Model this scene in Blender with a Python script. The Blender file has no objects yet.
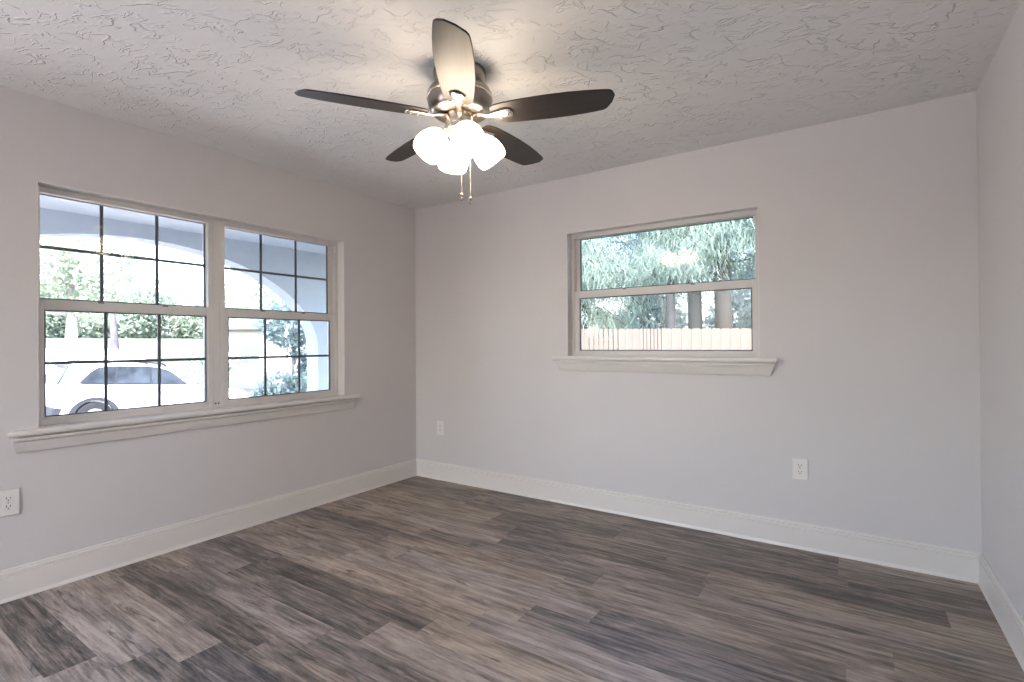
import bpy, bmesh, math, random
import numpy as np
from mathutils import Vector, Matrix

scn = bpy.context.scene
COL = scn.collection
PI = math.pi
R = math.radians

# ------------------------------------------------------------------ camera
YAW, PITCH, ROLL, FPX = 0.5915, 0.0049, -0.0072, 505.12
cd = bpy.data.cameras.new('camera')
cam = bpy.data.objects.new('camera', cd)
COL.objects.link(cam)
fw = Vector((-math.sin(YAW) * math.cos(PITCH), math.cos(YAW) * math.cos(PITCH), math.sin(PITCH)))
r0 = Vector((math.cos(YAW), math.sin(YAW), 0))
u0 = r0.cross(fw)
rt = r0 * math.cos(ROLL) + u0 * math.sin(ROLL)
up = -r0 * math.sin(ROLL) + u0 * math.cos(ROLL)
mw = Matrix((rt, up, -fw)).transposed().to_4x4()
mw.translation = Vector((3.3295, -3.3669, 1.2016))
cam.matrix_world = mw
cd.sensor_width = 36.0
cd.lens = 36.0 * FPX / 1024.0
cd.clip_start = 0.02
cd.clip_end = 500
scn.camera = cam

# ------------------------------------------------------------------ world, sun, exposure
SKY_STRENGTH = 0.66
SUN_STRENGTH = 3.4
world = bpy.data.worlds.new('sky')
scn.world = world
world.use_nodes = True
nt = world.node_tree
nt.nodes.clear()
sky = nt.nodes.new('ShaderNodeTexSky')
sky.sky_type = 'NISHITA'
sky.sun_disc = False
sky.sun_elevation = R(52)
sky.sun_rotation = R(140)
sky.air_density = 1.0
sky.dust_density = 3.0
sky.ozone_density = 1.5
bg = nt.nodes.new('ShaderNodeBackground')
bg.inputs['Strength'].default_value = SKY_STRENGTH
wo = nt.nodes.new('ShaderNodeOutputWorld')
sky_tint = nt.nodes.new('ShaderNodeMix')          # warm tint multiplied into the sky to offset its blue
sky_tint.data_type = 'RGBA'
sky_tint.blend_type = 'MULTIPLY'
sky_tint.inputs['Factor'].default_value = 1.0
sky_tint.inputs['B'].default_value = (1.0, 0.955, 0.91, 1)
nt.links.new(sky.outputs[0], sky_tint.inputs['A'])
nt.links.new(sky_tint.outputs['Result'], bg.inputs[0])
nt.links.new(bg.outputs[0], wo.inputs[0])

sd = bpy.data.lights.new('sun', 'SUN')
sd.energy = SUN_STRENGTH
sd.angle = R(1.0)
sd.color = (1.0, 0.95, 0.88)
sun = bpy.data.objects.new('sun', sd)
COL.objects.link(sun)
# sunlight falls toward -X, +Y (it stands behind the house, on the right)
sun.rotation_euler = Vector((-0.55, 0.42, -0.85)).to_track_quat('-Z', 'Y').to_euler()
sun.location = (12, -10, 20)

scn.view_settings.view_transform = 'Standard'
scn.view_settings.look = 'None'
scn.view_settings.exposure = 1.68
scn.view_settings.gamma = 1.0
scn.view_settings.use_curve_mapping = False
scn.cycles.use_denoising = True
scn.cycles.max_bounces = 12
scn.cycles.diffuse_bounces = 8
scn.cycles.transparent_max_bounces = 24
scn.cycles.sample_clamp_indirect = 6.0
scn.cycles.caustics_reflective = False
scn.cycles.caustics_refractive = False

# ------------------------------------------------------------------ materials
def new_mat(name):
    m = bpy.data.materials.new(name)
    m.use_nodes = True
    n = m.node_tree
    n.nodes.clear()
    out = n.nodes.new('ShaderNodeOutputMaterial')
    return m, n, out

def N(nt, t, **kw):
    n = nt.nodes.new(t)
    for k, v in kw.items():
        if k.startswith('i_'):
            n.inputs[k[2:].replace('_', ' ')].default_value = v
        else:
            setattr(n, k, v)
    return n

def L(nt, a, b):
    nt.links.new(a, b)

def ramp(nt, fac, stops):
    r = nt.nodes.new('ShaderNodeValToRGB')
    while len(r.color_ramp.elements) < len(stops):
        r.color_ramp.elements.new(0.5)
    for e, (p, c) in zip(r.color_ramp.elements, stops):
        e.position = p
        e.color = (*c, 1) if len(c) == 3 else c
    L(nt, fac, r.inputs[0])
    return r

def math_node(nt, op, a, b=None):
    n = nt.nodes.new('ShaderNodeMath')
    n.operation = op
    for i, v in enumerate((a, b)):
        if v is None:
            continue
        if isinstance(v, (int, float)):
            n.inputs[i].default_value = v
        else:
            L(nt, v, n.inputs[i])
    return n.outputs[0]

def simple(name, col, rough=0.5, metal=0.0, var=0.06, scale=8.0, bump=0.0, bscale=60.0, spec=0.5):
    """principled with a slight procedural mottling"""
    m, n, out = new_mat(name)
    p = n.nodes.new('ShaderNodeBsdfPrincipled')
    p.inputs['Roughness'].default_value = rough
    p.inputs['Metallic'].default_value = metal
    p.inputs['Specular IOR Level'].default_value = spec
    tc = n.nodes.new('ShaderNodeTexCoord')
    ns = N(n, 'ShaderNodeTexNoise', i_Scale=scale, i_Detail=3.0)
    L(n, tc.outputs['Object'], ns.inputs['Vector'])
    a = tuple(max(0, c * (1 - var)) for c in col)
    b = tuple(min(1, c * (1 + var)) for c in col)
    r = ramp(n, ns.outputs['Fac'], [(0.3, a), (0.7, b)])
    L(n, r.outputs[0], p.inputs['Base Color'])
    if bump > 0:
        nb = N(n, 'ShaderNodeTexNoise', i_Scale=bscale, i_Detail=4.0)
        L(n, tc.outputs['Object'], nb.inputs['Vector'])
        bp = N(n, 'ShaderNodeBump', i_Strength=bump, i_Distance=0.004)
        L(n, nb.outputs['Fac'], bp.inputs['Height'])
        L(n, bp.outputs[0], p.inputs['Normal'])
    L(n, p.outputs[0], out.inputs[0])
    return m

M = {}
M['wall'] = simple('wall_paint', (0.580, 0.562, 0.568), 0.55, var=0.012, scale=2.0, bump=0.10, bscale=120, spec=0.3)
M['trim'] = simple('trim_paint', (0.655, 0.630, 0.610), 0.35, var=0.01, scale=3.0)
M['vinyl'] = simple('window_vinyl', (0.58, 0.562, 0.55), 0.38, var=0.015, scale=5.0)
M['gasket'] = simple('window_gasket', (0.055, 0.058, 0.065), 0.6, var=0.1)
M['muntin'] = simple('muntin_metal', (0.115, 0.12, 0.135), 0.5, var=0.05)
M['plate'] = simple('outlet_plastic', (0.70, 0.68, 0.66), 0.3, var=0.01)
M['slot'] = simple('outlet_slot', (0.02, 0.02, 0.02), 0.7)
M['nickel'] = simple('brushed_nickel', (0.66, 0.60, 0.52), 0.27, metal=1.0, var=0.05, scale=40)
M['nickel_dark'] = simple('dark_nickel', (0.30, 0.27, 0.245), 0.30, metal=1.0, var=0.06, scale=30)
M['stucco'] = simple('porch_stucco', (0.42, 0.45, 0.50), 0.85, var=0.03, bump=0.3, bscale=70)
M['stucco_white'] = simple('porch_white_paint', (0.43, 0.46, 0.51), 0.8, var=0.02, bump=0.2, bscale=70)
M['concrete'] = simple('concrete', (0.55, 0.53, 0.50), 0.85, var=0.1, bump=0.3, bscale=30)
M['driveway'] = simple('driveway_concrete', (0.66, 0.64, 0.61), 0.85, var=0.08, scale=1.5, bump=0.3, bscale=30)
M['sand'] = simple('sandy_road', (0.72, 0.69, 0.64), 0.9, var=0.06, scale=0.4)
M['white_wood'] = simple('white_fence_paint', (0.80, 0.80, 0.80), 0.6, var=0.03)
M['house_wall'] = simple('pale_house_wall', (0.45, 0.445, 0.435), 0.8, var=0.02)
M['house_roof'] = simple('grey_shingle', (0.10, 0.105, 0.115), 0.85, var=0.1, scale=3)
M['house_glass'] = simple('house_window_glass', (0.10, 0.12, 0.14), 0.1, var=0.1)
M['car_white'] = simple('car_paint', (0.80, 0.81, 0.83), 0.2, var=0.005)
M['car_trim'] = simple('car_black_plastic', (0.030, 0.033, 0.043), 0.75, var=0.08, spec=0.1)
M['car_glass'] = simple('car_dark_glass', (0.03, 0.038, 0.05), 0.15, var=0.6, scale=3.0, spec=0.15)
M['tyre'] = simple('tyre_rubber', (0.022, 0.023, 0.027), 0.85, var=0.1, spec=0.1)
M['alloy'] = simple('alloy_rim', (0.40, 0.41, 0.43), 0.3, metal=1.0)
M['lamp_red'] = simple('tail_lamp', (0.16, 0.12, 0.135), 0.25, var=0.2, scale=12)
M['glass_block'] = None
M['trunk_grey'] = simple('grey_bark', (0.075, 0.073, 0.085), 0.9, var=0.25, scale=6, bump=0.8, bscale=18)
M['trunk_pale'] = simple('pale_bark', (0.30, 0.29, 0.295), 0.9, var=0.15, scale=6, bump=0.6, bscale=18)
M['trunk_dark'] = simple('dark_bark', (0.032, 0.037, 0.041), 0.9, var=0.3, scale=7, bump=0.9, bscale=16)
M['trunk_brown'] = simple('brown_bark', (0.030, 0.027, 0.027), 0.9, var=0.25, scale=7, bump=0.9, bscale=16)

def ceiling_mat():
    m, n, out = new_mat('ceiling_skip_trowel')
    p = n.nodes.new('ShaderNodeBsdfPrincipled')
    p.inputs['Base Color'].default_value = (0.73, 0.72, 0.715, 1)
    p.inputs['Roughness'].default_value = 0.75
    p.inputs['Specular IOR Level'].default_value = 0.2
    tc = n.nodes.new('ShaderNodeTexCoord')
    hs = []
    for k, (sc, wid, amp, off, rz, st) in enumerate([(9.0, 0.022, 1.0, 0.0, 0.59, 2.2), (12.0, 0.026, 0.8, 7.3, -0.1, 2.0), (8.0, 0.018, 0.9, 3.1, 1.2, 1.7), (15.0, 0.03, 0.7, 5.2, 0.5, 2.4)]):
        mp = n.nodes.new('ShaderNodeMapping')
        mp.vector_type = 'TEXTURE'
        mp.inputs['Location'].default_value = (off, off * 1.7, off * 0.6)
        mp.inputs['Rotation'].default_value = (0, 0, rz)
        mp.inputs['Scale'].default_value = (st, 1.0, 1.0)
        L(n, tc.outputs['Object'], mp.inputs['Vector'])
        a = N(n, 'ShaderNodeTexNoise', i_Scale=sc, i_Detail=2.5, i_Roughness=0.55, i_Distortion=0.35)
        L(n, mp.outputs[0], a.inputs['Vector'])
        d = math_node(n, 'ABSOLUTE', math_node(n, 'SUBTRACT', a.outputs['Fac'], 0.5))
        rr = N(n, 'ShaderNodeMapRange', interpolation_type='SMOOTHSTEP')
        rr.inputs['From Min'].default_value = 0.0
        rr.inputs['From Max'].default_value = wid
        rr.inputs['To Min'].default_value = 1.0
        rr.inputs['To Max'].default_value = 0.0
        L(n, d, rr.inputs['Value'])
        b = N(n, 'ShaderNodeTexNoise', i_Scale=sc * 0.8, i_Detail=2.0)
        mp2 = n.nodes.new('ShaderNodeMapping')
        mp2.inputs['Location'].default_value = (off + 11, off - 4, 2)
        L(n, tc.outputs['Object'], mp2.inputs['Vector'])
        L(n, mp2.outputs[0], b.inputs['Vector'])
        mk = N(n, 'ShaderNodeMapRange', interpolation_type='SMOOTHSTEP')
        mk.inputs['From Min'].default_value = 0.48
        mk.inputs['From Max'].default_value = 0.66
        L(n, b.outputs['Fac'], mk.inputs['Value'])
        hs.append(math_node(n, 'MULTIPLY', math_node(n, 'MULTIPLY', rr.outputs[0], mk.outputs[0]), amp))
    # broad trowelled patches and fine grit
    pn = N(n, 'ShaderNodeTexNoise', i_Scale=7.0, i_Detail=4.0)
    L(n, tc.outputs['Object'], pn.inputs['Vector'])
    fn = N(n, 'ShaderNodeTexNoise', i_Scale=90.0, i_Detail=3.0)
    L(n, tc.outputs['Object'], fn.inputs['Vector'])
    h = math_node(n, 'MAXIMUM', math_node(n, 'MAXIMUM', hs[0], hs[1]), math_node(n, 'MAXIMUM', hs[2], hs[3]))
    h = math_node(n, 'ADD', h, math_node(n, 'MULTIPLY', pn.outputs['Fac'], 0.9))
    h = math_node(n, 'ADD', h, math_node(n, 'MULTIPLY', fn.outputs['Fac'], 0.10))
    bp = N(n, 'ShaderNodeBump', i_Strength=1.0, i_Distance=0.0052)
    L(n, h, bp.inputs['Height'])
    L(n, bp.outputs[0], p.inputs['Normal'])
    L(n, p.outputs[0], out.inputs[0])
    return m
M['ceiling'] = ceiling_mat()

def floor_mat():
    m, n, out = new_mat('vinyl_plank_floor')
    p = n.nodes.new('ShaderNodeBsdfPrincipled')
    uv = N(n, 'ShaderNodeUVMap', uv_map='UVMap')
    sp = n.nodes.new('ShaderNodeSeparateXYZ')
    L(n, uv.outputs[0], sp.inputs[0])
    tone = N(n, 'ShaderNodeAttribute', attribute_name='tone')
    seed = N(n, 'ShaderNodeAttribute', attribute_name='seed')
    warm = N(n, 'ShaderNodeAttribute', attribute_name='warm')
    def grain(su, sv, detail, dist, k, rough=0.6):
        c = n.nodes.new('ShaderNodeCombineXYZ')
        L(n, math_node(n, 'MULTIPLY', sp.outputs[0], su), c.inputs[0])
        L(n, math_node(n, 'MULTIPLY', sp.outputs[1], sv), c.inputs[1])
        L(n, math_node(n, 'MULTIPLY', seed.outputs['Fac'], k), c.inputs[2])
        t = N(n, 'ShaderNodeTexNoise', i_Scale=1.0, i_Detail=detail, i_Distortion=dist, i_Roughness=rough)
        L(n, c.outputs[0], t.inputs['Vector'])
        return t.outputs['Fac']
    g1 = grain(2.2, 20, 9, 0.8, 37.0, 0.65)
    g2 = grain(7.0, 170, 3, 0.2, 91.0, 0.7)
    g3 = grain(2.6, 11, 7, 1.4, 53.0)
    g4 = grain(3.2, 24, 4, 1.0, 17.0)
    g5 = grain(30.0, 260, 2, 0.0, 29.0)
    g6 = grain(2.0, 62, 4, 0.5, 71.0, 0.7)
    v = math_node(n, 'ADD', math_node(n, 'MULTIPLY', g1, 0.62), math_node(n, 'MULTIPLY', g2, 0.32))
    v = math_node(n, 'ADD', v, math_node(n, 'MULTIPLY', math_node(n, 'SUBTRACT', g5, 0.5), 0.22))
    v = math_node(n, 'ADD', v, math_node(n, 'MULTIPLY', math_node(n, 'SUBTRACT', g6, 0.46), 0.75))
    v = math_node(n, 'ADD', v, math_node(n, 'MULTIPLY', math_node(n, 'SUBTRACT', g3, 0.5), 0.70))
    v = math_node(n, 'ADD', v, math_node(n, 'SUBTRACT', tone.outputs['Fac'], 0.5))
    cool = ramp(n, v, [(0.24, (0.042, 0.037, 0.037)), (0.40, (0.134, 0.117, 0.112)), (0.55, (0.250, 0.212, 0.195)), (0.74, (0.410, 0.350, 0.320))])
    brown = ramp(n, v, [(0.24, (0.044, 0.035, 0.029)), (0.40, (0.138, 0.112, 0.092)), (0.55, (0.265, 0.212, 0.166)), (0.74, (0.430, 0.355, 0.282))])
    mx = N(n, 'ShaderNodeMix', data_type='RGBA')
    L(n, warm.outputs['Fac'], mx.inputs['Factor'])
    L(n, cool.outputs[0], mx.inputs['A'])
    L(n, brown.outputs[0], mx.inputs['B'])
    # knots and dark mineral streaks
    kn = N(n, 'ShaderNodeMapRange', interpolation_type='SMOOTHSTEP')
    kn.inputs['From Min'].default_value = 0.60
    kn.inputs['From Max'].default_value = 0.70
    kn.inputs['To Max'].default_value = 0.72
    L(n, g4, kn.inputs['Value'])
    mk = N(n, 'ShaderNodeMix', data_type='RGBA')
    L(n, kn.outputs[0], mk.inputs['Factor'])
    L(n, mx.outputs['Result'], mk.inputs['A'])
    mk.inputs['B'].default_value = (0.034, 0.028, 0.026, 1)
    L(n, mk.outputs['Result'], p.inputs['Base Color'])
    ro = N(n, 'ShaderNodeMapRange')
    ro.inputs['To Min'].default_value = 0.36
    ro.inputs['To Max'].default_value = 0.52
    L(n, g1, ro.inputs['Value'])
    L(n, ro.outputs[0], p.inputs['Roughness'])
    p.inputs['Specular IOR Level'].default_value = 0.45
    bp = N(n, 'ShaderNodeBump', i_Strength=0.25, i_Distance=0.0015)
    L(n, g2, bp.inputs['Height'])
    L(n, bp.outputs[0], p.inputs['Normal'])
    L(n, p.outputs[0], out.inputs[0])
    return m
M['floor'] = floor_mat()

def blade_mat():
    m, n, out = new_mat('dark_walnut_blade')
    p = n.nodes.new('ShaderNodeBsdfPrincipled')
    tc = n.nodes.new('ShaderNodeTexCoord')
    mp = n.nodes.new('ShaderNodeMapping')
    mp.inputs['Scale'].default_value = (2.0, 40.0, 2.0)
    L(n, tc.outputs['Object'], mp.inputs['Vector'])
    t = N(n, 'ShaderNodeTexNoise', i_Scale=2.0, i_Detail=5.0, i_Distortion=0.5)
    L(n, mp.outputs[0], t.inputs['Vector'])
    r = ramp(n, t.outputs['Fac'], [(0.3, (0.013, 0.009, 0.0075)), (0.7, (0.027, 0.020, 0.017))])
    L(n, r.outputs[0], p.inputs['Base Color'])
    p.inputs['Roughness'].default_value = 0.42
    p.inputs['Specular IOR Level'].default_value = 0.48
    L(n, p.outputs[0], out.inputs[0])
    return m
M['blade'] = blade_mat()

def shade_mat():
    m, n, out = new_mat('lit_frosted_glass')
    p = n.nodes.new('ShaderNodeBsdfPrincipled')
    p.inputs['Base Color'].default_value = (0.9, 0.86, 0.78, 1)
    p.inputs['Roughness'].default_value = 0.4
    tc = n.nodes.new('ShaderNodeTexCoord')
    t = N(n, 'ShaderNodeTexNoise', i_Scale=14.0, i_Detail=2.0)
    L(n, tc.outputs['Object'], t.inputs['Vector'])
    r = ramp(n, t.outputs['Fac'], [(0.3, (1.0, 0.82, 0.62)), (0.7, (1.0, 0.84, 0.65))])
    L(n, r.outputs[0], p.inputs['Emission Color'])
    p.inputs['Emission Strength'].default_value = SHADE_GLOW
    L(n, p.outputs[0], out.inputs[0])
    return m
SHADE_GLOW = 6.5
M['shade'] = shade_mat()

def glass_mat(name='window_glass', tint=(0.97, 0.985, 0.99), f0=0.05):
    m, n, out = new_mat(name)
    tr = n.nodes.new('ShaderNodeBsdfTransparent')
    tc = n.nodes.new('ShaderNodeTexCoord')
    ns = N(n, 'ShaderNodeTexNoise', i_Scale=1.5)
    L(n, tc.outputs['Object'], ns.inputs['Vector'])
    r = ramp(n, ns.outputs['Fac'], [(0.2, tint), (0.8, tuple(min(1, c + 0.01) for c in tint))])
    L(n, r.outputs[0], tr.inputs[0])
    gl = n.nodes.new('ShaderNodeBsdfGlossy')
    gl.inputs['Roughness'].default_value = 0.0
    lw = N(n, 'ShaderNodeFresnel', i_IOR=1.24)
    mx = n.nodes.new('ShaderNodeMixShader')
    L(n, lw.outputs[0], mx.inputs[0])
    L(n, tr.outputs[0], mx.inputs[1])
    L(n, gl.outputs[0], mx.inputs[2])
    L(n, mx.outputs[0], out.inputs[0])
    return m
M['glass'] = glass_mat()

def leaf_mat(name, dark, light, trans=0.5):
    m, n, out = new_mat(name)
    tc = n.nodes.new('ShaderNodeTexCoord')
    t = N(n, 'ShaderNodeTexNoise', i_Scale=1.6, i_Detail=5.0)
    L(n, tc.outputs['Object'], t.inputs['Vector'])
    r = ramp(n, t.outputs['Fac'], [(0.30, dark), (0.68, light)])
    d = n.nodes.new('ShaderNodeBsdfDiffuse')
    tl = n.nodes.new('ShaderNodeBsdfTranslucent')
    L(n, r.outputs[0], d.inputs[0])
    L(n, r.outputs[0], tl.inputs[0])
    mx = n.nodes.new('ShaderNodeMixShader')
    mx.inputs[0].default_value = trans
    L(n, d.outputs[0], mx.inputs[1])
    L(n, tl.outputs[0], mx.inputs[2])
    L(n, mx.outputs[0], out.inputs[0])
    return m
M['leaf_pale'] = leaf_mat('pale_leaves', (0.286, 0.345, 0.273), (0.468, 0.514, 0.416))
M['leaf_mid'] = leaf_mat('mid_green_leaves', (0.199, 0.262, 0.224), (0.362, 0.425, 0.349))
M['leaf_teal'] = leaf_mat('blue_green_leaves', (0.114, 0.172, 0.187), (0.218, 0.281, 0.281))
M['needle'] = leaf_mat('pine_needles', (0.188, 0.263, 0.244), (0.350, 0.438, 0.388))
M['needle_dark'] = leaf_mat('shade_painted_needles', (0.120, 0.168, 0.180), (0.216, 0.276, 0.282))  # darker copy of the needles, shade painted into the leaf colour

def grass_mat():
    m, n, out = new_mat('lawn_and_dirt')
    p = n.nodes.new('ShaderNodeBsdfPrincipled')
    tc = n.nodes.new('ShaderNodeTexCoord')
    a = N(n, 'ShaderNodeTexNoise', i_Scale=0.5, i_Detail=6.0)
    L(n, tc.outputs['Object'], a.inputs['Vector'])
    r = ramp(n, a.outputs['Fac'], [(0.35, (0.064, 0.088, 0.056)), (0.55, (0.082, 0.090, 0.075)), (0.7, (0.108, 0.106, 0.101))])
    L(n, r.outputs[0], p.inputs['Base Color'])
    p.inputs['Roughness'].default_value = 0.95
    b = N(n, 'ShaderNodeTexNoise', i_Scale=25.0, i_Detail=4.0)
    L(n, tc.outputs['Object'], b.inputs['Vector'])
    bp = N(n, 'ShaderNodeBump', i_Strength=0.6, i_Distance=0.05)
    L(n, b.outputs['Fac'], bp.inputs['Height'])
    L(n, bp.outputs[0], p.inputs['Normal'])
    L(n, p.outputs[0], out.inputs[0])
    return m
M['grass'] = grass_mat()

def fence_mat():
    m, n, out = new_mat('fence_cedar')
    p = n.nodes.new('ShaderNodeBsdfPrincipled')
    tc = n.nodes.new('ShaderNodeTexCoord')
    mp = n.nodes.new('ShaderNodeMapping')
    mp.inputs['Scale'].default_value = (14, 14, 1.2)
    L(n, tc.outputs['Object'], mp.inputs['Vector'])
    a = N(n, 'ShaderNodeTexNoise', i_Scale=2.0, i_Detail=5.0)
    L(n, mp.outputs[0], a.inputs['Vector'])
    r = ramp(n, a.outputs['Fac'], [(0.3, (0.080, 0.067, 0.059)), (0.7, (0.110, 0.096, 0.087))])
    L(n, r.outputs[0], p.inputs['Base Color'])
    p.inputs['Roughness'].default_value = 0.85
    L(n, p.outputs[0], out.inputs[0])
    return m
M['cedar'] = fence_mat()

# ------------------------------------------------------------------ mesh builder
class MB:
    def __init__(s):
        s.v, s.f, s.sm = [], [], []

    def add(s, verts, faces, smooth=False):
        o = len(s.v)
        s.v += [tuple(v) for v in verts]
        s.f += [tuple(i + o for i in f) for f in faces]
        s.sm += [smooth] * len(faces)
        return s

    def box(s, a, b):
        (x0, y0, z0), (x1, y1, z1) = a, b
        x0, x1 = min(x0, x1), max(x0, x1); y0, y1 = min(y0, y1), max(y0, y1); z0, z1 = min(z0, z1), max(z0, z1)
        v = [(x0, y0, z0), (x1, y0, z0), (x1, y1, z0), (x0, y1, z0), (x0, y0, z1), (x1, y0, z1), (x1, y1, z1), (x0, y1, z1)]
        f = [(0, 3, 2, 1), (4, 5, 6, 7), (0, 1, 5, 4), (1, 2, 6, 5), (2, 3, 7, 6), (3, 0, 4, 7)]
        return s.add(v, f)

    def prism(s, pts, fn0, fn1, smooth=False):
        """pts: 2-D outline; fn0/fn1 map a 2-D point to the 3-D point on each end"""
        n = len(pts)
        v = [fn0(p) for p in pts] + [fn1(p) for p in pts]
        f = [tuple(range(n))[::-1], tuple(range(n, 2 * n))]
        o = len(s.v)
        s.add(v, f, False)
        s.f += [(o + i, o + (i + 1) % n, o + n + (i + 1) % n, o + n + i) for i in range(n)]
        s.sm += [smooth] * n
        return s

    def lathe(s, prof, seg=32, mat=None, smooth=True, caps=True):
        """prof: (radius, z) list, revolved about z, then moved by mat"""
        mat = mat or Matrix.Identity(4)
        v, f = [], []
        for r, z in prof:
            for k in range(seg):
                a = 2 * PI * k / seg
                v.append(mat @ Vector((r * math.cos(a), r * math.sin(a), z)))
        for i in range(len(prof) - 1):
            for k in range(seg):
                k2 = (k + 1) % seg
                f.append((i * seg + k, i * seg + k2, (i + 1) * seg + k2, (i + 1) * seg + k))
        if caps:
            f.append(tuple(range(seg))[::-1])
            f.append(tuple(range((len(prof) - 1) * seg, len(prof) * seg)))
        return s.add(v, f, smooth)

    def tube(s, pts, radii, seg=8, smooth=True):
        pts = [Vector(p) for p in pts]
        if not hasattr(radii, '__len__'):
            radii = [radii] * len(pts)
        v, f = [], []
        ref = Vector((0, 0, 1))
        for i, p in enumerate(pts):
            t = (pts[min(i + 1, len(pts) - 1)] - pts[max(i - 1, 0)]).normalized()
            if abs(t.dot(ref)) > 0.95:
                a = t.cross(Vector((1, 0, 0))).normalized()
            else:
                a = t.cross(ref).normalized()
            b = t.cross(a).normalized()
            for k in range(seg):
                an = 2 * PI * k / seg
                v.append(p + (a * math.cos(an) + b * math.sin(an)) * radii[i])
        for i in range(len(pts) - 1):
            for k in range(seg):
                k2 = (k + 1) % seg
                f.append((i * seg + k, i * seg + k2, (i + 1) * seg + k2, (i + 1) * seg + k))
        f.append(tuple(range(seg))[::-1])
        f.append(tuple(range((len(pts) - 1) * seg, len(pts) * seg)))
        return s.add(v, f, smooth)

    def ball(s, c, r, seg=12, rings=8, scale=(1, 1, 1)):
        prof = [(max(1e-4, r * math.sin(PI * i / rings)), -r * math.cos(PI * i / rings)) for i in range(rings + 1)]
        m = Matrix.Translation(Vector(c)) @ Matrix.Diagonal((*scale, 1))
        return s.lathe(prof, seg, m)

    def build(s, name, mat, parent=None, loc=None, bevel=0, bseg=2, fix=True):
        me = bpy.data.meshes.new(name)
        me.from_pydata(s.v, [], s.f)
        me.polygons.foreach_set('use_smooth', s.sm)
        me.materials.append(mat)
        me.update()
        if fix:
            bm = bmesh.new()
            bm.from_mesh(me)
            bmesh.ops.recalc_face_normals(bm, faces=bm.faces)
            bm.to_mesh(me)
            bm.free()
        o = bpy.data.objects.new(name, me)
        COL.objects.link(o)
        if parent:
            o.parent = parent
        if loc:
            o.location = loc
        if bevel:
            md = o.modifiers.new('bevel', 'BEVEL')
            md.width = bevel
            md.segments = bseg
            md.limit_method = 'ANGLE'
            md.angle_limit = R(35)
        return o

def tag(o, label=None, cat=None, group=None, kind=None):
    if label: o['label'] = label
    if cat: o['category'] = cat
    if group: o['group'] = group
    if kind: o['kind'] = kind
    return o

def empty(name, loc=(0, 0, 0), rz=0.0):
    o = bpy.data.objects.new(name, None)
    COL.objects.link(o)
    o.location = loc
    o.rotation_euler = (0, 0, rz)
    o.empty_display_size = 0.1
    return o

def struct(o, label, cat):
    return tag(o, label, cat, kind='structure')

def quads(name, verts, mat, parent):
    """verts: (n,4,3) array -> one mesh of loose quads"""
    n = len(verts)
    me = bpy.data.meshes.new(name)
    me.vertices.add(n * 4)
    me.vertices.foreach_set('co', verts.reshape(-1).astype(np.float32))
    me.loops.add(n * 4)
    me.polygons.add(n)
    me.loops.foreach_set('vertex_index', np.arange(n * 4, dtype=np.int32))
    me.polygons.foreach_set('loop_start', np.arange(0, n * 4, 4, dtype=np.int32))
    me.update(calc_edges=True)
    me.validate()
    me.materials.append(mat)
    o = bpy.data.objects.new(name, me)
    COL.objects.link(o)
    o.parent = parent
    return o

# ------------------------------------------------------------------ room shell
W, H, D = 3.856, 2.44, 6.40          # width along the back wall, height, depth stretched to even the rear daylight
LW = dict(y0=-2.605, y1=-0.786, z0=0.775, z1=2.022)      # left window hole
BW = dict(x0=1.567, x1=2.869, z0=1.080, z1=2.023)        # back window hole
TK = 0.22                                                   # outer wall thickness

def wall_with_hole(name, axis, span, hole, inner, outer, mat):
    """axis 'x': wall plane x=inner..outer running along y; 'y': the other way"""
    mb = MB()
    a0, a1 = span
    h0, h1, z0, z1 = hole
    def bx(s0, s1, q0, q1):
        if axis == 'x':
            mb.box((inner, s0, q0), (outer, s1, q1))
        else:
            mb.box((s0, inner, q0), (s1, outer, q1))
    if h0 > a0: bx(a0, h0, 0, H)
    if a1 > h1: bx(h1, a1, 0, H)
    if z0 > 0: bx(h0, h1, 0, z0)
    if z1 < H: bx(h0, h1, z1, H)
    return mb.build(name, mat)

SIDE = (-5.75, -3.55, 2.28)         # unseen opening added to this wall to let in fill daylight
def make_wall_left():
    mb = MB()
    mb.box((0, -D - TK, 0), (-TK, SIDE[0], H)).box((0, SIDE[0], SIDE[2]), (-TK, SIDE[1], H))
    mb.box((0, SIDE[1], 0), (-TK, LW['y0'], H)).box((0, LW['y1'], 0), (-TK, TK, H))
    mb.box((0, LW['y0'], 0), (-TK, LW['y1'], LW['z0'])).box((0, LW['y0'], LW['z1']), (-TK, LW['y1'], H))
    return mb.build('wall_left', M['wall'])
struct(make_wall_left(), 'greige painted wall holding the wide twin window', 'wall')
sf = MB()
sf.box((-0.16, SIDE[0], 0), (-0.04, SIDE[0] + 0.06, SIDE[2])).box((-0.16, SIDE[1] - 0.06, 0), (-0.04, SIDE[1], SIDE[2]))
sf.box((-0.16, SIDE[0] + 0.06, SIDE[2] - 0.06), (-0.04, SIDE[1] - 0.06, SIDE[2]))
struct(sf.build('added_opening_2', M['vinyl'], bevel=0.004), 'white frame of the daylight opening added outside the view', 'added_opening')
struct(wall_with_hole('wall_back', 'y', (0, W), (BW['x0'], BW['x1'], BW['z0'], BW['z1']), 0, TK, M['wall']),
       'greige painted wall holding the single window', 'wall')
struct(MB().box((W, -D - TK, 0), (W + 0.14, TK, H)).build('wall_right', M['wall']),
       'plain greige wall at the right edge', 'wall')
ADDED_REAR = (0.10, 2.45, 0, 2.26)  # opening added behind the viewer to bring in more daylight
struct(wall_with_hole('wall_rear', 'y', (0, W), ADDED_REAR, -D, -D - TK, M['wall']), 'wall behind the viewer with a wide opening added for daylight', 'wall')
df = MB()
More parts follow.
